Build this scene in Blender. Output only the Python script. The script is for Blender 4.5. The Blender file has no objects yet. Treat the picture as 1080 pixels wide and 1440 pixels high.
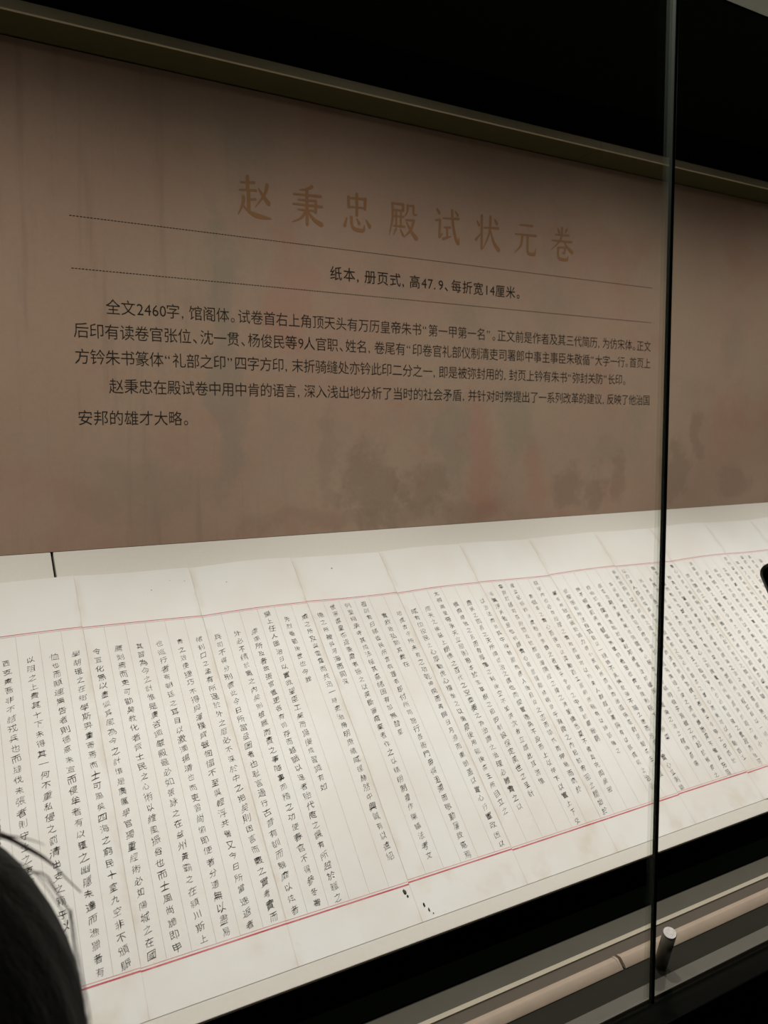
import bpy, bmesh, math, random
import numpy as np
from mathutils import Vector, Matrix, Euler

random.seed(7)
rng = np.random.RandomState(7)
SC = bpy.context.scene
COL = SC.collection
R = math.radians

# ------------------------------------------------------------------ camera
# world: X along the showcase, Y into it, Z up; origin on the top edge of the manuscript
cam = bpy.data.cameras.new('camera'); cam_o = bpy.data.objects.new('camera', cam); COL.objects.link(cam_o)
F_PX = 1114.83
cam.sensor_fit = 'VERTICAL'; cam.sensor_height = 36.0; cam.lens = F_PX / 1440 * 36
cam.clip_start = 0.02; cam.clip_end = 30
YAW, PITCH, ROLL = 0.5147, -0.0896, -0.0072
fw = Vector((math.sin(YAW)*math.cos(PITCH), math.cos(YAW)*math.cos(PITCH), math.sin(PITCH)))
rt = Vector((math.cos(YAW), -math.sin(YAW), 0)); up = rt.cross(fw)
r2 = rt*math.cos(ROLL) + up*math.sin(ROLL); u2 = -rt*math.sin(ROLL) + up*math.cos(ROLL)
cam_o.matrix_world = Matrix(((r2.x, u2.x, -fw.x, -0.1379), (r2.y, u2.y, -fw.y, -1.0045), (r2.z, u2.z, -fw.z, 0.1627), (0, 0, 0, 1)))
cam.dof.use_dof = True; cam.dof.focus_distance = 0.90
cam.dof.aperture_fstop = (cam.lens/1000) / 0.0030
SC.camera = cam_o

# ------------------------------------------------------------------ colour management, world, lamps
SC.view_settings.view_transform = 'Standard'; SC.view_settings.look = 'None'
SC.view_settings.gamma = 1.0; SC.view_settings.exposure = 0.26; SC.view_settings.use_curve_mapping = False
w = bpy.data.worlds.new('gallery_dark'); SC.world = w; w.use_nodes = True
w.node_tree.nodes['Background'].inputs[0].default_value = (0.55, 0.75, 0.40, 1)
w.node_tree.nodes['Background'].inputs[1].default_value = 0.0035

def spot(name, loc, aim, power, size, blend, color=(1, 0.95, 0.88), radius=0.02):
    l = bpy.data.lights.new(name, 'SPOT'); l.energy = power; l.spot_size = R(size); l.spot_blend = blend
    l.color = color; l.shadow_soft_size = radius
    o = bpy.data.objects.new(name, l); COL.objects.link(o); o.location = loc
    o.rotation_euler = (Vector(aim)-Vector(loc)).to_track_quat('-Z', 'Y').to_euler()
    return o
WARM = (1.0, 0.93, 0.84)
# lamps recessed in the front of the showcase ceiling
for lx, ld, lp in ((-0.62, 9, 6.2), (-0.12, 11, 6.2), (0.38, 13, 6.2), (0.88, 15.5, 6.2), (1.40, 18, 6.2)):
    spot('manuscript_spotlight', (lx, -0.440, 0.68), (lx, -0.350, -0.34), ld, 76, 1.0, (1, 0.985, 0.965))
    spot('wash_spotlight', (lx, -0.430, 0.68), (lx, -0.260, -0.34), lp, 156, 1.0, (1, 0.965, 0.915))

# ------------------------------------------------------------------ helpers
class NT:
    """tiny node-tree builder"""
    def __init__(s, m):
        m.use_nodes = True; s.t = m.node_tree; s.t.nodes.clear()
        s.out = s.n('ShaderNodeOutputMaterial')
    def n(s, kind, **kw):
        x = s.t.nodes.new(kind)
        for k, v in kw.items(): setattr(x, k, v)
        return x
    def set(s, sock, v):
        if hasattr(v, 'is_linked') or isinstance(v, bpy.types.NodeSocket): s.t.links.new(v, sock)
        elif isinstance(v, (tuple, list)) and len(v) == 3 and sock.type == 'RGBA': sock.default_value = (*v, 1)
        else: sock.default_value = v
    def math(s, op, a, b=0.0, clamp=False):
        x = s.n('ShaderNodeMath', operation=op, use_clamp=clamp); s.set(x.inputs[0], a); s.set(x.inputs[1], b); return x.outputs[0]
    def ramp(s, v, a, b):
        x = s.n('ShaderNodeMapRange', interpolation_type='SMOOTHSTEP'); s.set(x.inputs[0], v)
        s.set(x.inputs[1], a); s.set(x.inputs[2], b); return x.outputs[0]
    def mix(s, f, a, b, mode='MIX'):
        x = s.n('ShaderNodeMix', data_type='RGBA', blend_type=mode); s.set(x.inputs[0], f); s.set(x.inputs[6], a); s.set(x.inputs[7], b); return x.outputs[2]
    def noise(s, vec, scale, detail=3, rough=0.55, dist=0.0):
        x = s.n('ShaderNodeTexNoise'); s.set(x.inputs['Vector'], vec); x.inputs['Scale'].default_value = scale
        x.inputs['Detail'].default_value = detail; x.inputs['Roughness'].default_value = rough; x.inputs['Distortion'].default_value = dist
        return x.outputs['Fac']
    def obj(s): return s.n('ShaderNodeTexCoord').outputs['Object']
    def mapping(s, vec, loc=(0, 0, 0), rot=(0, 0, 0), scale=(1, 1, 1)):
        x = s.n('ShaderNodeMapping'); s.set(x.inputs[0], vec)
        x.inputs[1].default_value = loc; x.inputs[2].default_value = rot; x.inputs[3].default_value = scale; return x.outputs[0]
    def bsdf(s, col, rough=0.7, metal=0.0, spec=0.5, bump=None, bstr=0.1, bdist=0.001):
        b = s.n('ShaderNodeBsdfPrincipled'); s.set(b.inputs['Base Color'], col); s.set(b.inputs['Roughness'], rough)
        b.inputs['Metallic'].default_value = metal; b.inputs['Specular IOR Level'].default_value = spec
        if bump is not None:
            q = s.n('ShaderNodeBump'); q.inputs['Strength'].default_value = bstr; q.inputs['Distance'].default_value = bdist
            s.set(q.inputs['Height'], bump); s.t.links.new(q.outputs[0], b.inputs['Normal'])
        s.t.links.new(b.outputs[0], s.out.inputs[0]); return b

def plain(name, col, rough=0.7, metal=0.0, spec=0.5, var=0.12, scale=30, bump=0.0):
    m = bpy.data.materials.new(name); t = NT(m); v = t.noise(t.obj(), scale)
    dark = tuple(c*(1-var) for c in col); lite = tuple(min(1, c*(1+var)) for c in col)
    t.bsdf(t.mix(v, dark, lite), rough, metal, spec, v if bump else None, bump)
    return m

def link(name, me, mat=None, parent=None):
    o = bpy.data.objects.new(name, me); COL.objects.link(o)
    for m in (mat if isinstance(mat, (list, tuple)) else [mat]):
        if m: me.materials.append(m)
    if parent: o.parent = parent
    return o
def from_bm(name, bm, mat=None, parent=None, smooth=False):
    me = bpy.data.meshes.new(name); bmesh.ops.recalc_face_normals(bm, faces=bm.faces); bm.to_mesh(me); bm.free()
    if smooth: me.shade_smooth()
    return link(name, me, mat, parent)
def from_np(name, V, Fc, mat=None, parent=None):
    me = bpy.data.meshes.new(name); me.from_pydata([tuple(map(float, v)) for v in V], [], Fc); me.update()
    return link(name, me, mat, parent)
def box_bm(x0, x1, y0, y1, z0, z1, bev=0.0, seg=2, bm=None):
    own = bmesh.new()
    bmesh.ops.create_cube(own, size=1)
    for v in own.verts:
        v.co = Vector((x0+(v.co.x+.5)*(x1-x0), y0+(v.co.y+.5)*(y1-y0), z0+(v.co.z+.5)*(z1-z0)))
    if bev: bmesh.ops.bevel(own, geom=own.edges[:], offset=bev, segments=seg, profile=.5, affect='EDGES')
    return own
def box(name, d, mat, parent=None, bev=0.0, seg=2): return from_bm(name, box_bm(*d, bev=bev, seg=seg), mat, parent)
def extrude_profile(name, prof, x0, x1, mat, parent=None, smooth=False):
    """closed (y,z) outline pulled along X"""
    n = len(prof); V = [(x0, y, z) for y, z in prof] + [(x1, y, z) for y, z in prof]
    Fc = [[i, (i+1) % n, n+(i+1) % n, n+i] for i in range(n)] + [list(range(n))[::-1], list(range(n, 2*n))]
    bm = bmesh.new(); vs = [bm.verts.new(v) for v in V]
    for f in Fc: bm.faces.new([vs[i] for i in f])
    return from_bm(name, bm, mat, parent, smooth)
def cyl(name, p, q, r0, r1, mat, parent=None, seg=32, bev=0.0, smooth=True):
    p, q = Vector(p), Vector(q); bm = bmesh.new()
    bmesh.ops.create_cone(bm, cap_ends=True, segments=seg, radius1=r0, radius2=r1, depth=(q-p).length)
    if bev: bmesh.ops.bevel(bm, geom=[e for e in bm.edges if any(len(f.verts) > 4 for f in e.link_faces)], offset=bev, segments=2, affect='EDGES')
    M = Matrix.Translation((p+q)/2) @ (q-p).to_track_quat('Z', 'Y').to_matrix().to_4x4()
    bmesh.ops.transform(bm, matrix=M, verts=bm.verts)
    o = from_bm(name, bm, mat, parent)
    if smooth:
        for f in o.data.polygons: f.use_smooth = len(f.vertices) == 4
    return o
def empty(name, loc=(0, 0, 0), rot=(0, 0, 0)):
    o = bpy.data.objects.new(name, None); o.empty_display_size = .05; COL.objects.link(o); o.location = loc; o.rotation_euler = rot; return o
def tag(o, label, cat, group=None):
    o['label'] = label; o['category'] = cat
    if group: o['group'] = group
    return o
def struct(o): o['kind'] = 'structure'; return o
def tubes(name, paths, mat, parent=None, n=6):
    """thin round strands: every path is a list of (point, radius)"""
    V, Fc = [], []
    for path in paths:
        base = len(V)
        for i, (p, r) in enumerate(path):
            a = Vector(path[max(i-1, 0)][0]); b = Vector(path[min(i+1, len(path)-1)][0])
            q = (b-a).to_track_quat('Z', 'Y')
            for k in range(n):
                V.append(Vector(p) + q @ Vector((math.cos(2*math.pi*k/n)*r, math.sin(2*math.pi*k/n)*r, 0)))
        for i in range(len(path)-1):
            for k in range(n):
                a = base+i*n+k; b = base+i*n+(k+1) % n
                Fc.append([a, b, b+n, a+n])
    o = from_np(name, V, Fc, mat, parent); o.data.shade_smooth(); return o

# ------------------------------------------------------------------ materials
M_black = plain('matt_black_board', (0.0022, 0.0042, 0.0018), 0.95, spec=0.03)
M_void_shade = plain('void_shade_black', (0.0009, 0.0013, 0.0008), 1.0, spec=0.0)
M_blackgloss = plain('black_lacquer', (0.002, 0.003, 0.002), 0.35, spec=0.06)
M_floor = plain('dark_gallery_floor', (0.02, 0.018, 0.015), 0.6)
M_board = plain('off_white_board', (0.62, 0.575, 0.50), 0.8, var=0.05, scale=220, bump=0.05)
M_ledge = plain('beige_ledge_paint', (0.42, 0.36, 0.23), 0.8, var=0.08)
M_under = plain('underside_shade_brown', (0.062, 0.052, 0.020), 0.9, spec=0.1)  # shade beneath the ledge put into a dark brown colour
M_lip = plain('cream_metal_lip', (0.33, 0.29, 0.215), 0.5, var=0.08)
M_tray = plain('olive_grey_metal', (0.052, 0.045, 0.031), 0.6, var=0.18, scale=18)
M_groove = plain('brown_channel', (0.060, 0.044, 0.029), 0.7)
M_tan = plain('tan_sleeve', (0.285, 0.215, 0.155), 0.6, var=0.14, scale=60)
M_deck = plain('dark_grey_deck', (0.016, 0.015, 0.010), 0.8, spec=0.1)
M_chan = plain('grey_glazing_channel', (0.072, 0.065, 0.050), 0.5, var=0.1)
M_steel = plain('brushed_steel', (0.34, 0.315, 0.29), 0.6, metal=0.4, var=0.45, scale=260)
M_dsteel = plain('dark_steel', (0.11, 0.095, 0.07), 0.5, metal=0.4)
M_soffit = plain('pale_soffit', (0.35, 0.37, 0.33), 0.7)
M_sealant = plain('black_silicone', (0.004, 0.005, 0.0035), 0.6, spec=0.08)
M_print = plain('black_print', (0.022, 0.016, 0.011), 0.8, spec=0.2)
M_title = plain('ochre_print', (0.295, 0.148, 0.068), 0.8, spec=0.2, var=0.10)

def ink_mat(name, dark, pale, scale=150):
    m = bpy.data.materials.new(name); t = NT(m); c = t.obj()
    f = t.ramp(t.noise(c, scale, 2), 0.35, 0.75); g = t.ramp(t.noise(c, scale*9, 2), 0.40, 0.85)
    t.bsdf(t.mix(t.math('MAXIMUM', f, t.math('MULTIPLY', g, 0.8)), dark, pale), 0.9, spec=0.1); return m
M_ink = ink_mat('brush_ink', (0.012, 0.011, 0.010), (0.12, 0.108, 0.092))
M_rule = ink_mat('pale_grey_rule', (0.38, 0.33, 0.285), (0.54, 0.49, 0.43), 90)
M_red = ink_mat('red_border_ink', (0.50, 0.085, 0.105), (0.60, 0.20, 0.20), 60)
M_pink = ink_mat('thin_red_border_ink', (0.56, 0.22, 0.20), (0.66, 0.38, 0.34), 60)

# paper: cream rag paper, browned along the folds, cloudy stains
M_paper = bpy.data.materials.new('aged_rag_paper'); t = NT(M_paper)
uv = t.n('ShaderNodeUVMap').outputs[0]; sep = t.n('ShaderNodeSeparateXYZ'); t.set(sep.inputs[0], uv)
oc = t.obj(); rnd = t.n('ShaderNodeObjectInfo').outputs['Random']
wob = t.math('MULTIPLY', t.math('SUBTRACT', t.noise(oc, 25, 2), 0.5), 0.035)
edge = t.math('ADD', t.math('MINIMUM', sep.outputs[0], t.math('SUBTRACT', 1.0, sep.outputs[0])), wob)
halo = t.math('SUBTRACT', 1.0, t.ramp(edge, 0.0, 0.075)); core = t.math('SUBTRACT', 1.0, t.ramp(t.math('MINIMUM', sep.outputs[0], t.math('SUBTRACT', 1.0, sep.outputs[0])), 0.0005, 0.006))
blot = t.ramp(t.noise(oc, 17, 4, 0.6), 0.42, 0.72)
geo = t.n('ShaderNodeNewGeometry').outputs['Position']
cloud = t.noise(geo, 9, 4, 0.6); low = t.ramp(sep.outputs[1], 0.22, 0.02)
base = t.mix(t.ramp(cloud, 0.3, 0.7), (0.69, 0.648, 0.590), (0.725, 0.698, 0.652))
base = t.mix(t.math('MULTIPLY', t.math('MULTIPLY', halo, blot), 0.42), base, (0.52, 0.41, 0.28))
base = t.mix(t.math('MULTIPLY', core, t.math('ADD', t.math('MULTIPLY', rnd, 0.5), t.math('MULTIPLY', blot, 0.45))), base, (0.42, 0.34, 0.24))
base = t.mix(t.math('MULTIPLY', t.math('MULTIPLY', low, t.ramp(t.noise(geo, 22, 4), 0.48, 0.72)), 0.42), base, (0.55, 0.45, 0.32))
base = t.mix(t.math('MULTIPLY', t.ramp(t.noise(geo, 160, 2), 0.66, 0.78), 0.18), base, (0.56, 0.50, 0.41))
t.bsdf(base, 0.85, spec=0.15, bump=t.noise(geo, 60, 3), bstr=0.12, bdist=0.002)

# printed panel: brownish rose ground with a faint wash of old painting
M_panel = bpy.data.materials.new('printed_panel'); t = NT(M_panel); oc = t.obj()
base = t.mix(t.ramp(t.noise(oc, 3.2, 4, 0.6), 0.32, 0.68), (0.385, 0.250, 0.178), (0.390, 0.280, 0.195))
base = t.mix(t.math('MULTIPLY', t.ramp(t.noise(t.mapping(oc, (3, 1, 7)), 7, 4, 0.65), 0.50, 0.72), 0.45), base, (0.36, 0.19, 0.135))
base = t.mix(t.math('MULTIPLY', t.ramp(t.noise(t.mapping(oc, (9, 2, 1)), 6, 4, 0.65), 0.52, 0.75), 0.45), base, (0.26, 0.22, 0.155))
st = t.noise(t.mapping(oc, rot=(0, R(-33), 0), scale=(60, 1, 3.5)), 1.0, 3)   # slanting brush streaks, left part only
sx = t.n('ShaderNodeSeparateXYZ'); t.set(sx.inputs[0], oc)
base = t.mix(t.math('MULTIPLY', t.math('MULTIPLY', t.ramp(st, 0.52, 0.72), t.ramp(sx.outputs[0], 0.42, 0.05)), 0.35), base, (0.24, 0.16, 0.11))
warp = t.math('MULTIPLY', t.math('SUBTRACT', t.noise(oc, 26, 5, 0.7), 0.5), 3.6)
wx = t.math('ADD', sx.outputs[0], t.math('MULTIPLY', t.math('SUBTRACT', t.noise(oc, 11, 4, 0.6), 0.5), 0.11))
wz = t.math('ADD', sx.outputs[2], t.math('MULTIPLY', t.math('SUBTRACT', t.noise(t.mapping(oc, (5, 3, 8)), 11, 4, 0.6), 0.5), 0.12))
def patch(base, x, z, rx, rz, col, amt):
    dx = t.math('DIVIDE', t.math('SUBTRACT', wx, x), rx); dz = t.math('DIVIDE', t.math('SUBTRACT', wz, z), rz)
    d = t.math('ADD', t.math('ADD', t.math('MULTIPLY', dx, dx), t.math('MULTIPLY', dz, dz)), warp)
    return t.mix(t.math('MULTIPLY', t.ramp(d, 1.35, 0.15), amt*0.72), base, col)
ROSE, SAGE, UMB = (0.40, 0.19, 0.135), (0.25, 0.225, 0.165), (0.20, 0.135, 0.092)
for a in [(0.30, 0.36, .035, .10, ROSE, .5), (0.205, 0.28, .022, .20, SAGE, .6), (0.43, 0.10, .05, .07, UMB, .55), (0.52, 0.085, .04, .05, UMB, .5),
          (0.57, 0.16, .035, .08, SAGE, .5), (0.63, 0.13, .03, .09, ROSE, .6), (0.70, 0.19, .04, .07, SAGE, .5), (0.74, 0.10, .035, .06, ROSE, .5),
          (0.82, 0.085, .035, .045, UMB, .55), (0.88, 0.075, .025, .04, UMB, .55), (0.93, 0.09, .02, .05, UMB, .45), (1.08, 0.10, .03, .06, UMB, .5),
          (1.14, 0.16, .02, .05, UMB, .45), (1.25, 0.08, .05, .04, UMB, .45), (0.36, 0.15, .02, .07, UMB, .3), (0.10, 0.10, .10, .04, SAGE, .35), (0.47, 0.05, .25, .02, UMB, .3)]:
    base = patch(base, *a)
base = t.mix(t.math('MULTIPLY', t.ramp(t.noise(oc, 240, 3, 0.7), 0.40, 0.66), 0.10), base, (0.20, 0.15, 0.11))
t.bsdf(base, 0.8, spec=0.2)

# thin clear museum glass (clear face material + greenish cut edge)
M_glass = bpy.data.materials.new('clear_glass'); t = NT(M_glass)
tr = t.n('ShaderNodeBsdfTransparent'); tr.inputs[0].default_value = (0.985, 0.992, 0.985, 1)
gl = t.n('ShaderNodeBsdfGlossy'); gl.inputs['Roughness'].default_value = 0.0
lw_ = t.n('ShaderNodeLayerWeight'); lw_.inputs[0].default_value = 0.5
fres = t.math('ADD', 0.02, t.math('MULTIPLY', t.math('POWER', lw_.outputs['Facing'], 5.0), 0.6))
mx = t.n('ShaderNodeMixShader'); t.set(mx.inputs[0], fres); t.t.links.new(tr.outputs[0], mx.inputs[1]); t.t.links.new(gl.outputs[0], mx.inputs[2])
t.t.links.new(mx.outputs[0], t.out.inputs[0])
M_gedge = bpy.data.materials.new('polished_glass_edge'); t = NT(M_gedge)
tr = t.n('ShaderNodeBsdfTransparent'); tr.inputs[0].default_value = (0.90, 0.92, 0.89, 1)
df = t.n('ShaderNodeBsdfPrincipled'); df.inputs['Base Color'].default_value = (0.08, 0.09, 0.07, 1); df.inputs['Roughness'].default_value = 0.25
mx = t.n('ShaderNodeMixShader'); mx.inputs[0].default_value = 0.10
t.t.links.new(tr.outputs[0], mx.inputs[1]); t.t.links.new(df.outputs[0], mx.inputs[2]); t.t.links.new(mx.outputs[0], t.out.inputs[0])

# ------------------------------------------------------------------ the setting
X0, X1 = -1.7, 2.7
ZF = -1.45
struct(box('floor', (-4, 5, -4, 0.3, ZF-.05, ZF), M_floor))
struct(box('wall_back', (X0-.1, X1+.1, 0.0431, 0.12, ZF, 0.75), M_black))
struct(box('ceiling', (X0-.1, X1+.1, -0.307, 0.0431, 0.70, 0.75), M_black))
struct(box('wall_left', (X0-.1, X0, -0.51, 0.0431, -0.47, 0.70), M_black))
struct(box('wall_right', (X1, X1+.1, -0.51, 0.0431, -0.47, 0.70), M_black))
so = struct(box('trim_1', (X0-.1, X1+.1, -0.52, -0.318, 0.700, 0.75), M_soffit, bev=.002))      # pale soffit over the glass
struct(box('trim_2', (X0, X1, -0.3175, -0.3075, 0.6985, 0.75), M_black))                         # black shadow line beside it
# plinth below the glass, with its deck and front sill
struct(box('trim_3', (X0-.1, X1+.1, -0.522, -0.4905, ZF, -0.3890), M_blackgloss, bev=.0015))
struct(box('trim_4', (X0-.1, X1+.1, -0.4905, 0.0431, -0.60, -0.3890), M_deck))
struct(box('trim_5', (X0, X1, -0.3780, -0.3000, -0.3890, -0.3872), M_void_shade))                  # near-black strip put in as the shade under the boards

TILT = 0.7793
cT, sT = math.cos(TILT), math.sin(TILT)

# ------------------------------------------------------------------ text panel with its printing
PY = 0.0311
panel = from_bm('text_panel', box_bm(X0+.02, X1-.02, PY, PY+.010, 0.0304, 0.6255), M_panel)
tag(panel, 'tall brown printed wall panel with a title and paragraphs of black text, behind the manuscript', 'panel')

_glyph = {}
def _raw(ch, off):
    cu = bpy.data.curves.new('g', 'FONT'); cu.body = ch; cu.size = 1; cu.resolution_u = 2; cu.offset = off
    o = bpy.data.objects.new('g', cu); me = bpy.data.meshes.new_from_object(o)
    V = np.array([v.co[:2] for v in me.vertices]).reshape(-1, 2); Fc = [list(p.vertices) for p in me.polygons]
    cnt = {}
    for f in Fc:
        for a, b in zip(f, f[1:]+f[:1]): cnt[frozenset((a, b))] = cnt.get(frozenset((a, b)), 0)+1
    per = sum(np.linalg.norm(V[i]-V[j]) for (i, j) in (tuple(e) for e, c in cnt.items() if c == 1 and len(e) == 2))
    area = sum(p.area for p in me.polygons)
    bpy.data.objects.remove(o); bpy.data.curves.remove(cu); bpy.data.meshes.remove(me)
    return V, Fc, area, per
def glyph(ch, off=0.0):
    """outline of one character; stroke weight changed by off, unless that would fold the outline"""
    k = (ch, off)
    if k not in _glyph:
        base = _raw(ch, 0.0); best = base
        for f in (1.0, .6, .3):
            r_ = _raw(ch, off*f)
            if abs(r_[2]-(base[2]+off*f*base[3])) < .035*base[2]: best = r_; break
        _glyph[k] = best[:2]
    return _glyph[k]

def put(Vs, Fs, V3, Fc):
    b = sum(len(v) for v in Vs); Vs.append(V3); Fs.extend([[i+b for i in f] for f in Fc])

def advance(ch):
    if ch in '0123456789': return 0.52
    if ch in ',.': return 0.40
    if ch in '，、': return 0.62
    if ch == '。': return 0.62
    if ch in '“”': return 0.62
    return 1.0
def panel_line(name, text, xs, xe, zc, size, off, sx=0.93, parent=panel, mat=M_print):
    """one printed line, first glyph box starts at xs, last ends at xe; zc = middle of the characters"""
    tot = sum(advance(c) for c in text); k = (xe-xs)/tot; x = xs; Vs, Fs = [], []
    for c in text:
        a = advance(c); g = {'，': ','}.get(c, c)
        V, Fc = glyph(g, off)
        if len(V):
            wide = a >= 1.0
            if wide: gx = (V[:, 0]-0.5)*size*sx + x + k*a/2
            else: gx = V[:, 0]*size*sx + x + k*0.05
            gz = (V[:, 1]-0.37)*size + zc
            put(Vs, Fs, np.stack([gx, np.full(len(V), PY-.0004), gz], 1), Fc)
        x += k*a
    return from_np(name, np.concatenate(Vs), Fs, mat, parent)

S = 0.0200
panel_line('body_text', '全文2460字，馆阁体。试卷首右上角顶天头有万历皇帝朱书“第一甲第一名”。正文前是作者及其三代简历，为仿宋体。正文', 0.0552, 1.0090, 0.3300, S, -.006)
panel_line('body_text', '后印有读卷官张位、沈一贯、杨俊民等9人官职、姓名，卷尾有“印卷官礼部仪制清吏司署郎中事主事臣朱敬循”大字一行。首页上', 0.0168, 1.0095, 0.2995, S, -.006)
panel_line('body_text', '方钤朱书篆体“礼部之印”四字方印，末折骑缝处亦钤此印二分之一，即是被弥封用的，封页上钤有朱书“弥封关防”长印。', 0.0168, 0.9500, 0.2680, S, -.006)
panel_line('body_text', '赵秉忠在殿试卷中用中肯的语言，深入浅出地分析了当时的社会矛盾，并针对时弊提出了一系列改革的建议，反映了他治国', 0.0558, 1.0095, 0.2330, S, -.006)
panel_line('body_text', '安邦的雄才大略。', 0.0172, 0.1580, 0.1935, S, -.006)
panel_line('size_caption', '纸本，册页式，高47.9、每折宽14厘米。', 0.3616, 0.7090, 0.4000, 0.0205, .003, 0.97)
for z in (0.4345, 0.3728):
    V, Fc = [], []
    for i in range(248):
        x = 0.0175 + i*0.004; b = len(V)
        V += [(x, PY-.0004, z-.00045), (x+.0026, PY-.0004, z-.00045), (x+.0026, PY-.0004, z+.00045), (x, PY-.0004, z+.00045)]; Fc.append([b, b+1, b+2, b+3])
    from_np('dashed_rule', V, Fc, M_print, panel)

# title: brush-style characters drawn stroke by stroke, (x, y, width) on a 100 grid
TITLE = [
 '12,80,4 52,84,6|32,97,9 32,62,9|8,62,4 56,66,6|34,62,9 34,16,9|36,42,4 54,45,6|20,48,9 18,30,7 4,4,2|14,30,3 34,14,7 60,6,11 97,4,3|88,84,10 78,58,7 52,26,2|62,72,4 78,52,9 92,38,11',
 '66,97,9 48,88,6 26,84,2|8,72,4 92,76,7|22,60,4 76,63,6|76,64,8 75,34,8|6,48,4 96,51,6|22,36,4 76,38,5|49,90,9 49,2,9|46,34,9 30,16,6 4,4,2|52,34,4 70,16,9 94,6,12',
 '24,88,8 24,60,8|24,84,5 78,87,6|78,89,9 76,60,8|24,62,4 77,64,5|50,98,9 50,42,8|18,34,4 10,12,10|32,38,8 34,16,8 44,7,9 70,7,9 74,20,3|50,34,4 58,22,9|80,34,4 92,18,11',
 '14,88,4 50,90,6|50,91,8 50,72,7|14,72,4 50,73,5|14,90,8 14,50,7 2,6,2|26,68,6 26,30,6|42,68,6 42,30,6|18,56,4 52,57,5|16,30,4 56,32,5|26,24,7 16,6,2|40,24,4 50,8,8|66,90,8 64,72,6 56,60,2|66,88,4 86,90,6|86,91,7 86,68,7|86,67,6 96,67,6|58,50,4 88,52,6|88,53,7 76,26,7 52,4,2|62,44,4 78,22,9 97,4,12',
 '14,94,4 24,82,10|8,62,4 26,65,7|26,66,8 24,18,8|24,18,8 36,30,2|36,70,4 96,75,7|40,46,4 64,48,6|52,46,7 52,18,7|36,14,8 66,24,3|70,96,8 74,56,8 84,20,9 94,6,9|94,6,8 96,24,2|82,94,4 92,84,9',
 '10,78,4 18,66,9|4,24,8 24,44,3|28,96,8 28,2,8|36,62,4 94,66,7|62,96,9 58,50,7 34,4,2|62,56,4 76,24,9 96,4,12|78,90,4 88,78,10',
 '24,86,4 78,88,7|6,58,4 94,61,7|36,58,8 30,28,7 4,4,2|58,58,8 58,16,8 66,7,9 88,7,9|88,7,8 92,24,2',
 '30,94,4 38,82,9|72,95,7 62,82,3|20,74,4 80,77,6|6,56,4 94,59,6|50,98,8 44,62,7 4,28,2|60,56,4 76,40,8 97,28,11|32,38,4 64,40,6|64,41,7 62,24,6 52,24,2|34,38,8 34,12,8 44,4,9 74,4,9|74,4,8 78,16,2']
def brush(pts, n=7):
    P = np.array(pts, float); m = len(P)
    Q = []
    for i in range(m-1):
        p0, p1, p2, p3 = P[max(i-1, 0)], P[i], P[i+1], P[min(i+2, m-1)]
        for s in np.linspace(0, 1, n, endpoint=(i == m-2)):
            Q.append(.5*((2*p1)+(-p0+p2)*s+(2*p0-5*p1+4*p2-p3)*s*s+(-p0+3*p1-3*p2+p3)*s**3))
    Q = np.array(Q); T = np.gradient(Q[:, :2], axis=0); T /= np.linalg.norm(T, axis=1)[:, None]+1e-9
    N = np.stack([-T[:, 1], T[:, 0]], 1)
    L = np.concatenate([[Q[0, :2]-T[0]*Q[0, 2]*.35], Q[:, :2]+N*Q[:, 2:]*.5, [Q[-1, :2]+T[-1]*Q[-1, 2]*.4]])
    Rr = np.concatenate([[Q[0, :2]-T[0]*Q[0, 2]*.35], Q[:, :2]-N*Q[:, 2:]*.5, [Q[-1, :2]+T[-1]*Q[-1, 2]*.4]])
    k = len(L); return np.concatenate([L, Rr]), [[i, i+1, k+i+1, k+i] for i in range(k-1)]
for i, ch in enumerate(TITLE):
    Vs, Fs = [], []; xc = 0.2520 + i*0.0773
    for j, s in enumerate(ch.split('|')):
        pts = [tuple(float(a) for a in q.split(',')) for q in s.split()]
        V, Fc = brush([(x, y, wd*1.05) for x, y, wd in pts])
        put(Vs, Fs, np.stack([xc+(V[:, 0]-50)*.00050, np.full(len(V), PY-.0004-j*2e-6), 0.4885+(V[:, 1]-50)*.00055], 1), Fc)
    title = from_np('title_character', np.concatenate(Vs), Fs, M_title, panel)
    if i == 0: title['label'] = 'leftmost large pale ochre title character'

# ------------------------------------------------------------------ ledge above the panel (two lengths meeting at a butt joint)
def ledge(xa, xb, label):
    r_ = empty('ledge', ((xa+xb)/2, 0, .6265)); tag(r_, label, 'ledge'); h = (xb-xa)/2
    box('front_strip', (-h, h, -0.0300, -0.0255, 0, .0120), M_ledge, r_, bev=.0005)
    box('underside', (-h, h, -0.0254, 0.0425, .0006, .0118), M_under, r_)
ledge(X0+.02, 0.8172, 'long beige-edged ledge above the text panel, left of its joint')
ledge(0.8182, X1-.02, 'beige-edged ledge above the text panel, right of its joint and crossed by the seam')

# ------------------------------------------------------------------ sloping display boards
def slope(name, xa, xb, label):
    # local frame: x along, y up the slope, z out of the face
    o = from_bm(name, box_bm(xa, xb, -0.4945, 0.0430, -0.012, 0.0, bev=.0008), M_board)
    o.rotation_euler = (TILT, 0, 0); return tag(o, label, 'display board')
slope('display_board', X0+.02, -0.0203, 'off-white sloping display board at the far left, left of the black gap')
slope('display_board', -0.0175, X1-.02, 'long off-white sloping display board right of the black gap, under most of the manuscript')

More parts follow.
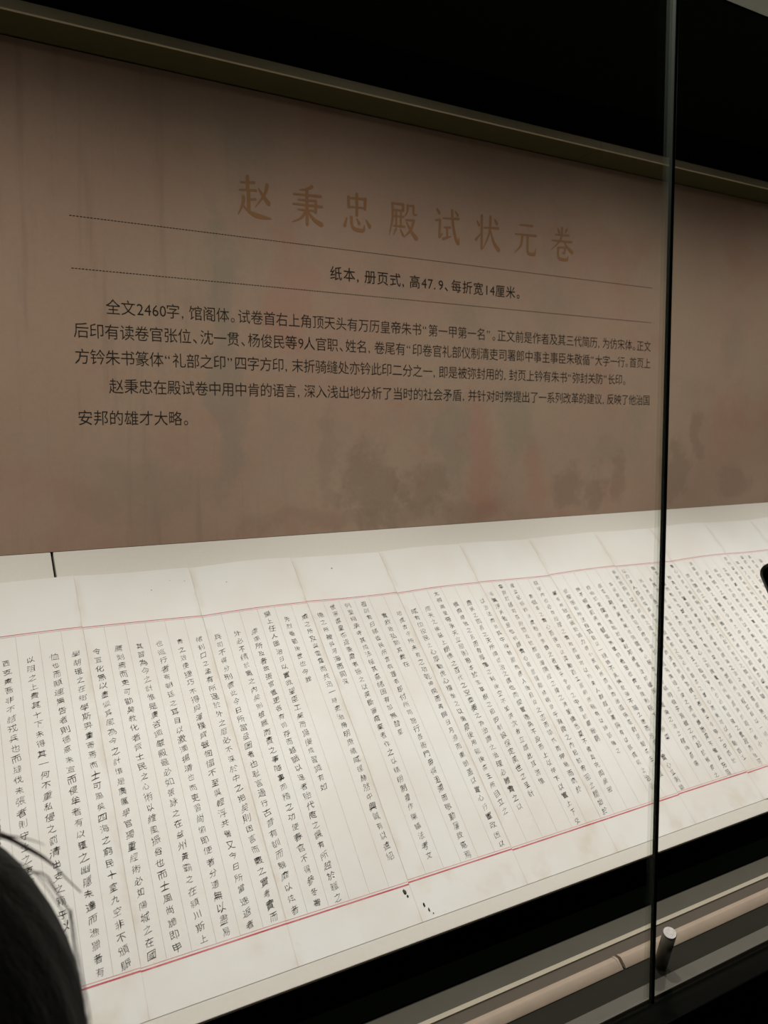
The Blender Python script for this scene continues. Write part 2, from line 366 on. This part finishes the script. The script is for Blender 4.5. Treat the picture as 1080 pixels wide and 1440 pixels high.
# ------------------------------------------------------------------ the accordion-folded manuscript
PW, PH = 0.14, 0.479
book = empty('folded_manuscript', (0, 0, 0), (TILT, 0, 0))
tag(book, 'long accordion-folded cream paper manuscript with red border lines and columns of black brush writing', 'manuscript')
K0, K1 = -3, 12
fold_h = {k: (0.0012 if k % 2 else 0.0052) + 0.001*rng.rand() for k in range(K0, K1+1)}
sag = {k: (0.0022 if k % 2 else -0.0006)*rng.uniform(.6, 1.2) for k in range(K0, K1+1)}
def page_h(k, u, v):
    h = fold_h[k]*(1-u) + fold_h[k+1]*u + sag[k]*np.sin(np.pi*u) + .0010*np.sin(v*13+k*2.1)*np.sin(np.pi*u)
    h = .0005 + (h-.0005)*(1-np.clip((v-.30)/.15, 0, 1))
    if k == 6: h = h + .007*np.clip((v-.40)/.079, 0, 1)**2*np.sin(np.pi*u*.9)
    return np.maximum(h, .0005)
def page_xyz(k, u, v, lift):
    u = np.asarray(u, float); v = np.asarray(v, float)
    return np.stack([u*PW, -v, page_h(k, u, v)+lift], -1)

COLS = {   # per page, left to right; (raise, text): raise = characters above the normal heading
 -2: [(0, '而國勢益張者也臣伏讀聖策有曰實政陳則臣下有所稟受黎氓')]*6,
 -1: [(0, '夫今日之患在於文具太多而實意太少無惑乎治功之未臻也其所以然'), (0, '而徒為虛文以塞責者在在皆然民力之竭者日益甚而上之人不知恤之'),
      (0, '西支東吾非不詰戎兵也而撻伐未張者則守土之吏未得其人也而'), (0, '以阻之上費其十下未得其一何不重私侵之罰清出支之籍乎以'),
      (0, '恤也而顛連無告者則德意未宣而侵牟者有以壅之幽隱未達而漁獵者有'), (0, '學胡瑗之在鄉學斯畀重寄焉而士可風矣四海之窮民十室九空非不頒賑')],
 0: [(0, '令宣化無以盡變其風為今之計惟是廣厲學官獨重經術必如陽城之在國'), (0, '薦剡焉而吏可勸矣教化者齊士民之心術以維風振俗也而士風尚詭即申'),
     (0, '其習為今之計惟是廣咨諏嚴殿最必如張詠之在益州黃霸之在潁川斯上'), (0, '也巡行者寄朝廷之耳目以激濁揚清也而吏習尚偷即使者分遣無以盡易'),
     (0, '青之效使捷巧不得與渾樸齊聲悃愊不至與輕浮共譽又今日所當速返者'), (0, '捃利口之孟有所逞於外之靡必不深於中之抱矣則因言而覈之實考實而')],
 1: [(0, '兵司不得分刑曹此今日所當亟圖者也耻言過行古昔有訓而競靡以炫者'), (0, '外必不精於職之內矣則檢職而責之事隨事而稽之功使春官不得參冬署'),
     (0, '慮慮所及者故張官置吏各有司存而越職以逞者貽代庖之譏有所越於職之'), (2, '皇上任人圖治日以實政望臣工矣而誕慢成習誠有如'),
     (1, '先烈垂範後世也今我'), (1, '威之所及與雷霆而共迅一時吏治脩明庶績咸理赫然中興誠有以遠紹')],
 2: [(1, '德之所被與河海而同深'), (2, '世宗肅皇帝返委靡者振之以英斷審廢棄者作之以精明制禮作樂議法考文'), (2, '列聖相承守其成法接其意緒固有加無替至'),
     (2, '祖訓有曰諸臣民所言有理者即付所司施行各衙門毋得沮滯而敬勤屢致意焉'), (0, '實政致弘勳其載在'), (0, '地成古今所未有之功乾坤開而再闢日月滌而重朗盖以實心行實政因以')],
 3: [(0, '成有位役民之心厚勤虎心權衡之以偏廢後用能後帝王所自立之'), (0, '應天之後益上朗懷之百代之空章奏之為治謂之治理必體實之以'), (2, '太祖高皇帝承天立極則根本於生草根之印即制設保定萬世之至計'),
     (0, '微廢繩我之名而有厚薄之利後空不如洪次者立謂此耳洪惟'), (0, '應民之國吾之天所順從治之謂也而俊實德為不設而上以伸下以實上下交'), (0, '以治法而治其中得制勵而應人後且從之志而靖共而伸馳而膺於')]}
FLOW = ('臣對臣聞帝王之臨馭宇內也必有經理之實政而後可以約束人群錯綜萬機有以致雍熙之治必有倡率之實心而後可以淬勵百工振刷庶務有以臻郅隆之理'
        '立紀綱飭法度懸諸象魏之表著乎令甲之中首於巖廊朝寧散於諸司百府暨及於郡國海隅經之緯之鴻鉅纖悉莫不備具充周嚴密毫無滲漏者是也何謂實心'
        '振怠惰勵精明發乎淵微之內起於宥密之間始於宮闈穆清風於輦轂邦畿灌注於邊鄙遐陬淪之洽之精神意慮無不暢達肌膚骨髓毫無壅閼者是也實政陳則'
        '臣下有所稟受黎氓有所法程耳目以一視聽不亂無散漫不屬之患而治具彰實心立則職業有所默成嚴於竭力者小民有所感通而治道張')
pos = 0
for k in range(11, 3, -1):
    cols = [None]*6
    for c in range(5, -1, -1):
        n = rng.choice([31, 31, 31, 30, 28, 24]); r_ = 0
        s = ''.join(FLOW[(pos+i) % len(FLOW)] for i in range(n)); pos += n
        cols[c] = (int(rng.choice([0, 0, 0, 1, 2])), s)
    COLS[k] = cols
COLS[-3] = COLS[-2]

def strip(k, v0, v1, dv0, dv1, n=14, u0=0.0, u1=1.0, lift=.00016):
    """a line across the page; dv0/dv1 shift its two ends"""
    u = np.linspace(u0, u1, n); d = dv0*(1-u)+dv1*u
    A = page_xyz(k, u, v0+d, lift); B = page_xyz(k, u, v1+d, lift)
    return np.concatenate([A, B]), [[i, n+i, n+i+1, i+1] for i in range(n-1)]

PIT = 0.01110   # character pitch down a column
def write_page(k, page):
    for c, (raise_, text) in enumerate(COLS[k]):
        Vs, Fs = [], []
        pit = min(PIT, (.4310-.1080+raise_*PIT)/max(len(text[:33])-1, 1)); drift = rng.normal(0, .004); u_c = (c+.5)/6 + rng.normal(0, .004); jit = 0
        for i, ch in enumerate(text[:33]):
            V, Fc = glyph(ch, float([-.016, -.012, -.007][rng.randint(3)]))
            if not len(V): continue
            s = .0101*rng.uniform(.86, 1.06)
            x = V[:, 0]-.5; y = V[:, 1]-.37
            q = rng.uniform(-1, 1, 6)
            x = x*(.92+.09*q[0]) + .055*np.sin(5*y+3*q[1]); y = y*(.86+.07*q[2]) + (.17+.08*q[3])*x + .05*np.sin(6*x+3*q[4])
            jit = .7*jit + rng.normal(0, .00022)
            vv = .1080 - raise_*PIT + i*pit + rng.normal(0, .00025)
            uu = u_c + drift*i/30 + jit/PW
            put(Vs, Fs, page_xyz(k, uu + x*s/PW, vv - y*s, .00022), Fc)
        from_np('writing_column', np.concatenate(Vs), Fs, M_ink, page)

NU, NV = 16, 40
for k in range(K0, K1):
    u, v = np.meshgrid(np.linspace(0, 1, NU), np.linspace(0, PH, NV))
    edge_w = .0006*np.sin(u*5+k)           # the sheets do not line up perfectly
    top = page_xyz(k, u.ravel(), (v + edge_w*(1-v/PH)).ravel(), 0.0)
    bot = top.copy(); bot[:, 2] -= .0004
    n = NU*NV; Fc = []
    for j in range(NV-1):
        for i in range(NU-1):
            a = j*NU+i; Fc.append([a, a+NU, a+NU+1, a+1]); Fc.append([n+a, n+a+1, n+a+NU+1, n+a+NU])
    ring = [i for i in range(NU)] + [j*NU+NU-1 for j in range(1, NV)] + [(NV-1)*NU+i for i in range(NU-2, -1, -1)] + [j*NU for j in range(NV-2, 0, -1)]
    for a, b in zip(ring, ring[1:]+ring[:1]): Fc.append([a, b, n+b, n+a])
    page = from_np('page', np.concatenate([top, bot]), Fc, M_paper, book)
    page.location = (k*PW, 0, 0); page.data.shade_smooth()
    page.data.set_sharp_from_angle(angle=R(40))
    uvl = page.data.uv_layers.new(name='UVMap'); uu, vv = u.ravel(), 1-v.ravel()/PH
    for lp in page.data.loops:
        i = lp.vertex_index % n; uvl.data[lp.index].uv = (uu[i], vv[i])
    # ruled lines: grey column rules, then the red borders
    for c in range(0, 6):
        uc = max(c/6, .004); wd = .00016/PW; vs = np.linspace(.0770, .4362, 24)
        A = page_xyz(k, np.full(24, uc-wd), vs, .00014); B = page_xyz(k, np.full(24, uc+wd), vs, .00014)
        from_np('column_rule', np.concatenate([A, B]), [[i, i+1, 24+i+1, 24+i] for i in range(23)], M_rule, page)
    d0, d1 = rng.normal(0, .0007, 2)
    from_np('red_border', *strip(k, .0734, .0742, d0, d1), M_red, page); from_np('red_border', *strip(k, .4384, .4398, d1, d0), M_red, page)
    from_np('inner_border', *strip(k, .0756, .0760, d0, d1), M_pink, page); from_np('inner_border', *strip(k, .4362, .4367, d1, d0), M_pink, page)
    write_page(k, page)
    if k in (1, 2, -1, 0):      # ink blots and specks
        blots = {1: [(.943, .446, .0022, .0030), (.955, .451, .0014, .0016), (.30, .030, .0006, .0006)], 2: [(.060, .464, .0012, .0026), (.085, .470, .0012, .0024), (.11, .4745, .0009, .0010), (.40, .022, .0011, .0009)],
                 -1: [(.40, .05, .0006, .0007)], 0: [(.62, .030, .0007, .0007), (.55, .034, .0004, .0004), (.80, .018, .0005, .0005), (.93, .020, .0005, .0006)]}[k]
        for (bu, bv, ra, rb) in blots:
            th = np.linspace(0, 2*np.pi, 12, endpoint=False); rr = rng.uniform(.7, 1.1, 12)
            from_np('ink_mark', page_xyz(k, bu+ra*rr*np.cos(th)/PW, bv+rb*rr*np.sin(th), .00022), [list(range(12))], M_ink, page)

# ------------------------------------------------------------------ light trough at the foot of the case
ZD = -0.3888
trough = empty('metal_trough', (0, -0.40, ZD))
tag(trough, 'long olive and cream metal trough running along the case floor below the display board', 'trough')
def tr_part(name, y0, y1, h, mat): return box(name, (X0+.01, X1-.01, y0+.40, y1+.40, 0, h), mat, trough, bev=.0003)
tr_part('rear_plate', -.4067, -.3805, .0012, M_tray)
tr_part('lip', -.4126, -.4068, .0028, M_lip)
tr_part('channel_floor', -.4330, -.4127, .0010, M_groove)

def sleeve(xa, xb, label):
    """rounded rectangular tan rail lying along the trough"""
    rt_ = empty('tan_rail', ((xa+xb)/2, -0.4424, ZD)); tag(rt_, label, 'rail')
    hh = .0042; prof = [(.0096, .0001), (.0096, .0066), (.0088, .0077), (.0038, .0082), (.0026, .0078), (-.0036, .0020), (-.0042, .0008), (-.0036, .0001)]
    h = (xb-xa)/2
    o = extrude_profile('sleeve', prof, -h+.003, h-.003, M_tan, rt_, True); o.data.set_sharp_from_angle(angle=R(35))
    for sgn in (-1, 1):
        q = extrude_profile('end_collar', [(y*1.04, (z-hh)*1.04+hh+.0003) for y, z in prof], sgn*h-(.003 if sgn > 0 else 0), sgn*h+(.003 if sgn < 0 else 0), M_tan, rt_, True); q.data.set_sharp_from_angle(angle=R(50))
sleeve(X0+.02, 0.4600, 'tan rounded rail on the case floor, left of the break')
sleeve(0.4640, X1-.02, 'tan rounded rail on the case floor, right of the break, behind the steel peg')

# steel peg
peg = empty('steel_peg', (0.4973, -0.4625, ZD)); tag(peg, 'short steel peg with a bright round end beside the tan rail and glass seam', 'peg')
pd = Vector((-0.0123, -0.0212, 0.0535))
cyl('shaft', (0, 0, 0.0035), pd, .0068, .0068, M_dsteel, peg, bev=.0004)
cyl('end_cap', pd, pd + pd.normalized()*.0012, .0068, .0062, M_steel, peg)
# grey glazing channel that carries the glass
ch = from_bm('glazing_channel', box_bm(X0+.01, X1-.01, -.4940, -.4775, ZD, ZD+.0045, bev=.0008), M_chan)
tag(ch, 'grey metal strip along the foot of the glass in front of the tan rail', 'glazing channel')

# ------------------------------------------------------------------ glass front
JX = 0.4386
front = empty('glass_front', (JX, -0.500, -0.3800))
tag(front, 'clear glass front of the showcase with one thin black vertical seam at right', 'glass')
def pane(xa, xb):
    o = from_bm('glass_pane', box_bm(xa-JX, xb-JX, -.0050, .0050, 0, 1.0815), [M_glass, M_gedge], front)
    for f in o.data.polygons:
        if abs(f.normal.x) > .9: f.material_index = 1
pane(X0+.01, JX-.0021); pane(JX+.0021, X1-.01)
seal = box('glass_seam', (-.0020, .0020, -.0053, -.0012, 0, 1.0815), M_sealant, front, bev=.0008)
seal['label'] = 'thin black vertical sealant seam'

# ------------------------------------------------------------------ people
M_skin = plain('skin', (0.42, 0.25, 0.17), 0.55, var=0.06)
M_hair = bpy.data.materials.new('black_hair'); t = NT(M_hair); oc = t.obj()
fib = t.noise(t.mapping(oc, scale=(1, 1, .06)), 420, 2)
t.bsdf(t.mix(fib, (0.0012, 0.0017, 0.001), (0.003, 0.003, 0.002)), 0.6, spec=0.05, bump=fib, bstr=.5, bdist=.002)
M_stray = plain('stray_hair', (0.085, 0.055, 0.038), 0.5)
M_coat = plain('dark_wool_coat', (0.012, 0.014, 0.013), 0.9)
M_trs = plain('charcoal_cloth', (0.015, 0.015, 0.018), 0.9)
M_shoe = plain('black_leather', (0.01, 0.01, 0.01), 0.4)
M_white = plain('eye_white', (0.6, 0.58, 0.55), 0.3); M_lipm = plain('lip', (0.35, 0.12, 0.10), 0.5)

def skin_mesh(name, V, E, root, mat, parent, lv=2):
    """continuous surface grown over a skeleton: V = {joint: (x, y, z, rx, ry)}, E = joint pairs"""
    ks = list(V); ix = {k: i for i, k in enumerate(ks)}
    me = bpy.data.meshes.new(name); me.from_pydata([V[k][:3] for k in ks], [(ix[a], ix[b]) for a, b in E], []); me.update()
    o = bpy.data.objects.new(name, me); COL.objects.link(o)
    md = o.modifiers.new('skin', 'SKIN'); md.use_smooth_shade = True
    for i, k in enumerate(ks):
        sv = me.skin_vertices[0].data[i]; r = V[k][3:]; sv.radius = (r[0], r[-1]); sv.use_root = (k == root)
    sb = o.modifiers.new('sub', 'SUBSURF'); sb.levels = lv; sb.render_levels = lv
    dg = bpy.context.evaluated_depsgraph_get(); dg.update()
    m2 = bpy.data.meshes.new_from_object(o.evaluated_get(dg)); bpy.data.objects.remove(o)
    m2.name = name; m2.shade_smooth(); return link(name, m2, mat, parent)

def person(loc, face_rot, k, arms, label):
    """k scales a 1.44 m figure; arms = two lists [shoulder, elbow, wrist, fingertip direction, palm side] in figure space, figure faces +Y"""
    root = empty('person', loc, (0, 0, face_rot)); root.scale = (k, k, k); tag(root, label, 'person')
    V = {'pel': (0, 0, .76, .105, .080), 'wai': (0, .005, .90, .095, .072), 'che': (0, .005, 1.04, .110, .080), 'nec0': (0, -.005, 1.16, .055, .05),
         'nec1': (0, .005, 1.215, .045, .045), 'jaw': (0, .030, 1.265, .052, .066), 'mid': (0, .018, 1.325, .066, .084), 'crn': (0, .008, 1.385, .058, .072)}
    E = [('pel', 'wai'), ('wai', 'che'), ('che', 'nec0'), ('nec0', 'nec1'), ('nec1', 'jaw'), ('jaw', 'mid'), ('mid', 'crn')]
    hands = []
    for s, n in ((-1, 'l'), (1, 'r')):
        V.update({n+'hip': (s*.075, 0, .70, .072), n+'kne': (s*.085, .012, .39, .048), n+'cal': (s*.087, -.008, .28, .045), n+'ank': (s*.088, -.012, .075, .030), n+'toe': (s*.10, .10, .028, .028, .020)})
        E += [('pel', n+'hip'), (n+'hip', n+'kne'), (n+'kne', n+'cal'), (n+'cal', n+'ank'), (n+'ank', n+'toe')]
        sh, el, wr, fd, side = [Vector(q) for q in arms[0 if s < 0 else 1]]
        V.update({n+'sh': (*sh, .048), n+'el': (*el, .036), n+'wr': (*wr, .023, .018)}); E += [('che', n+'sh'), (n+'sh', n+'el'), (n+'el', n+'wr')]
        fd.normalize(); side = (side - fd*side.dot(fd)).normalized(); nrm = fd.cross(side)*(1 if s > 0 else -1)   # side = towards the thumb
        palm = wr + fd*.045; hands.append(wr + fd*.115); V[n+'pa'] = (*palm, .030, .014); E.append((n+'wr', n+'pa'))
        for j, (off, ln) in enumerate(((.024, .068), (.008, .076), (-.008, .070), (-.023, .055))):
            pr = n+'pa'
            for q, (f, c, r_) in enumerate(((.038, 0, .0085), (.038+ln*.5, -.010, .0075), (.038+ln*.95, -.034, .0062))):
                P = palm + fd*f*(1 if q < 2 else .93) + side*off*(1+.12*q) + nrm*c; V[n+'f%d%d' % (j, q)] = (*P, r_); E.append((pr, n+'f%d%d' % (j, q))); pr = n+'f%d%d' % (j, q)
        t0 = palm - fd*.018 + side*.026; t1 = t0 + side*.024 + fd*.026 - nrm*.008; t2 = t1 + side*.004 + fd*.028 - nrm*.010
        V.update({n+'t0': (*t0, .011), n+'t1': (*t1, .009), n+'t2': (*t2, .0075)}); E += [(n+'pa', n+'t0'), (n+'t0', n+'t1'), (n+'t1', n+'t2')]
    body = skin_mesh('body', V, E, 'pel', M_skin, root)
    def shell(name, z0, z1, t, mat):
        bm = bmesh.new(); bm.from_mesh(body.data); bm.normal_update()
        gone = [f for f in bm.faces if not z0 < f.calc_center_median().z < z1 or (abs(f.calc_center_median().x) > .162 and (name == 'trousers' or min((f.calc_center_median()-h).length for h in hands) < .112))]
        bmesh.ops.delete(bm, geom=gone, context='FACES')
        nn = {v: v.normal.copy() for v in bm.verts}
        for v in bm.verts: v.co += nn[v]*t
        me = bpy.data.meshes.new(name); bm.to_mesh(me); bm.free(); me.shade_smooth(); return link(name, me, mat, root)
    shell('coat', .62, 1.175, .017, M_coat); shell('trousers', .06, .70, .009, M_trs)
    # face: nose, brow and ears belong to the same surface object
    bm = bmesh.new(); bm.from_mesh(body.data)
    for (c, sc) in (((0, .106, 1.300), (.012, .016, .024)), ((.074, .004, 1.312), (.010, .020, .032)), ((-.074, .004, 1.312), (.010, .020, .032))):
        bmesh.ops.create_uvsphere(bm, u_segments=16, v_segments=10, radius=1, matrix=Matrix.Translation(c) @ Matrix.Diagonal((*sc, 1)))
    bm.to_mesh(body.data); bm.free(); body.data.shade_smooth()
    for s in (-1, 1):
        bm = bmesh.new(); bmesh.ops.create_uvsphere(bm, u_segments=16, v_segments=10, radius=.012, matrix=Matrix.Translation((s*.030, .085, 1.325))); from_bm('eye', bm, M_white, root, True)
    bm = bmesh.new(); bmesh.ops.create_uvsphere(bm, u_segments=16, v_segments=8, radius=1, matrix=Matrix.Translation((0, .092, 1.262)) @ Matrix.Diagonal((.024, .009, .007, 1))); from_bm('mouth', bm, M_lipm, root, True)
    for s in (-1, 1):
        bm = bmesh.new(); bmesh.ops.create_uvsphere(bm, u_segments=20, v_segments=12, radius=1, matrix=Matrix.Translation((s*.095, .040, .036)) @ Matrix.Diagonal((.044, .118, .050, 1)))
        for v in bm.verts: v.co.z = max(v.co.z, .0)
        from_bm('shoe', bm, M_shoe, root, True)
    return root

def hair(root, c, ax, drop):
    """long straight hair: a combed cap that falls behind and beside the face; c, ax in figure space"""
    NA, NS = 96, 40; V = []; Fc = []
    r_ = np.random.RandomState(3); lump = [(r_.uniform(8, 40), r_.uniform(0, 6.3), r_.uniform(.001, .0035)) for _ in range(7)]
    for j in range(NS):
        for i in range(NA):
            a = -math.pi*.5 + (i/(NA-1)-.5)*2*math.pi*.80        # open towards the face (+Y)
            s = j/(NS-1); th = min(s/.5, 1)*math.pi/2
            g = math.sin(th); zz = math.cos(th)*ax[2] if s < .5 else -(s-.5)/.5*drop
            flare = 1 + (.03*math.sin((s-.5)/.5*1.6) if s > .5 else 0)
            n = 1 + sum(q*math.sin(f*a+p0) for f, p0, q in lump)*g
            V.append((c[0]+math.cos(a)*ax[0]*g*n*flare, c[1]+math.sin(a)*ax[1]*g*n*flare, c[2]+zz))
    for j in range(NS-1):
        for i in range(NA-1):
            a = j*NA+i; Fc.append([a, a+NA, a+NA+1, a+1])
    o = from_np('hair', V, Fc, M_hair, root); o.data.shade_smooth()
    md = o.modifiers.new('thick', 'SOLIDIFY'); md.thickness = .014; md.offset = -1
    return o

# visitor at the lower left: only the crown and side of the dark hair reach the picture
HC = Vector((-0.1754, -0.640, -0.1017))
arm_dn = lambda s: [(s*.150, -.005, 1.11), (s*.205, -.02, .885), (s*.218, .04, .69), (0, .15, -1), (0, 1, 0)]
p1 = person((HC.x, HC.y-.008, ZF), 0, 1.0, [arm_dn(-1), arm_dn(1)], 'person seen from behind with long black hair, head at the lower left corner')
p1_head = Vector((0, .008, HC.z-ZF))
hr = hair(p1, p1_head, (.0847, .1009, .1126), .22)
rs = np.random.RandomState(5); P = []
def strand(pts, r0, r1, n=22):
    q = np.array(pts, float); tt = np.linspace(0, len(q)-1, n); out = []
    for i, x in enumerate(tt):
        a = min(int(x), len(q)-2); f = x-a; p0, p1_, p2, p3 = q[max(a-1, 0)], q[a], q[a+1], q[min(a+2, len(q)-1)]
        v = .5*((2*p1_)+(-p0+p2)*f+(2*p0-5*p1_+4*p2-p3)*f*f+(-p0+3*p1_-3*p2+p3)*f**3)
        out.append((Vector(v), r0+(r1-r0)*i/(n-1)))
    return out
MAIN = [(.018, -.028, 1.464), (.0382, -.012, 1.4610), (.0532, -.007, 1.4532), (.0614, -.007, 1.4464), (.0677, -.006, 1.4401), (.0722, -.005, 1.4347), (.0775, -.004, 1.4263), (.0838, -.003, 1.4170)]
def stray(pts, r0, r1): return tubes('stray_strand', [strand(pts, r0, r1)], M_stray, hr, n=6)
stray(MAIN, .0007, .0003)
stray([(x+.0006, y-.001, z-.0012) for x, y, z in MAIN[:6]], .0006, .0002)
stray([(x-.0008, y+.001, z+.0010) for x, y, z in MAIN[1:]], .0003, .0001)
stray([(.0532, -.007, 1.4532), (.0640, -.008, 1.4486), (.0697, -.009, 1.4450)], .0004, .0001)
SIDE = [(.053, -.010, 1.442), (.0639, -.007, 1.4352), (.0714, -.007, 1.4290), (.0764, -.007, 1.4189), (.0798, -.007, 1.4118), (.0813, -.007, 1.3974), (.0830, -.007, 1.3808), (.0850, -.007, 1.3654), (.0857, -.007, 1.3508), (.086, -.010, 1.29)]
for i in range(6):
    q = rs.normal(0, .0011); stray([(x+q*(.3+j*.12)-.0012, y+rs.normal(0, .003), z+rs.normal(0, .0006)) for j, (x, y, z) in enumerate(SIDE[(0, 1, 3, 4)[i % 4]:])], .00020, .00012)

# phone held up at the right edge, and the visitor holding it
e_r = Vector((.8703, -.4924, .0072)); e_u = Vector((.0378, .0814, .9960))
e1 = (e_r*.38-e_u*.92).normalized(); e2 = (e_r*.92+e_u*.38).normalized(); e3 = e1.cross(e2)
PC = Vector((0.5530, -0.5200, 0.0368))        # outer corner of the phone
bm = box_bm(0, .078, -.162, 0, -.004, .004)
bmesh.ops.bevel(bm, geom=[e for e in bm.edges if abs(e.verts[0].co.z-e.verts[1].co.z) > .005], offset=.010, segments=8, profile=.5, affect='EDGES')
bmesh.ops.bevel(bm, geom=[e for e in bm.edges if abs(e.verts[0].co.z-e.verts[1].co.z) < .001 and any(len(f.verts) > 8 for f in e.link_faces)], offset=.0018, segments=3, profile=.5, affect='EDGES')
ph = empty('smartphone', PC); ph.rotation_euler = Matrix((e2, -e1, e2.cross(-e1))).transposed().to_euler()
tag(ph, 'black smartphone with rounded corner poking in at the right edge', 'phone')
o = from_bm('case', bm, M_blackgloss, ph)
bm = box_bm(.004, .074, -.157, -.005, .0040, .0044, bev=.0001); from_bm('screen', bm, M_blackgloss, ph)
box('camera_block', (.050, .072, -.040, -.008, -.0060, -.0040), M_blackgloss, ph, bev=.0008)
L2, R2, K2 = Vector((1.05, -.80, ZF)), R(20), 1.12
def fig(q): return tuple((Matrix.Rotation(-R2, 3, 'Z') @ (Vector(q)-L2))/K2)
fd = Matrix.Rotation(-R2, 3, 'Z')
wr_w = PC + e2*.108 + e1*.205 + Vector((.4903, .8666, -.0895))*.046
hold = [fig((.905, -.80, -.21)), fig((.80, -.735, -.315)), fig(wr_w), tuple(fd @ (-e1*1.0 - e2*.12)), tuple(fd @ (e2*-1.0))]
p2 = person(L2, R2, K2, [hold, arm_dn(1)], 'person holding up the black smartphone at the right edge')
hair(p2, Vector((0, .008, 1.319)), (.088, .106, .118), .05)
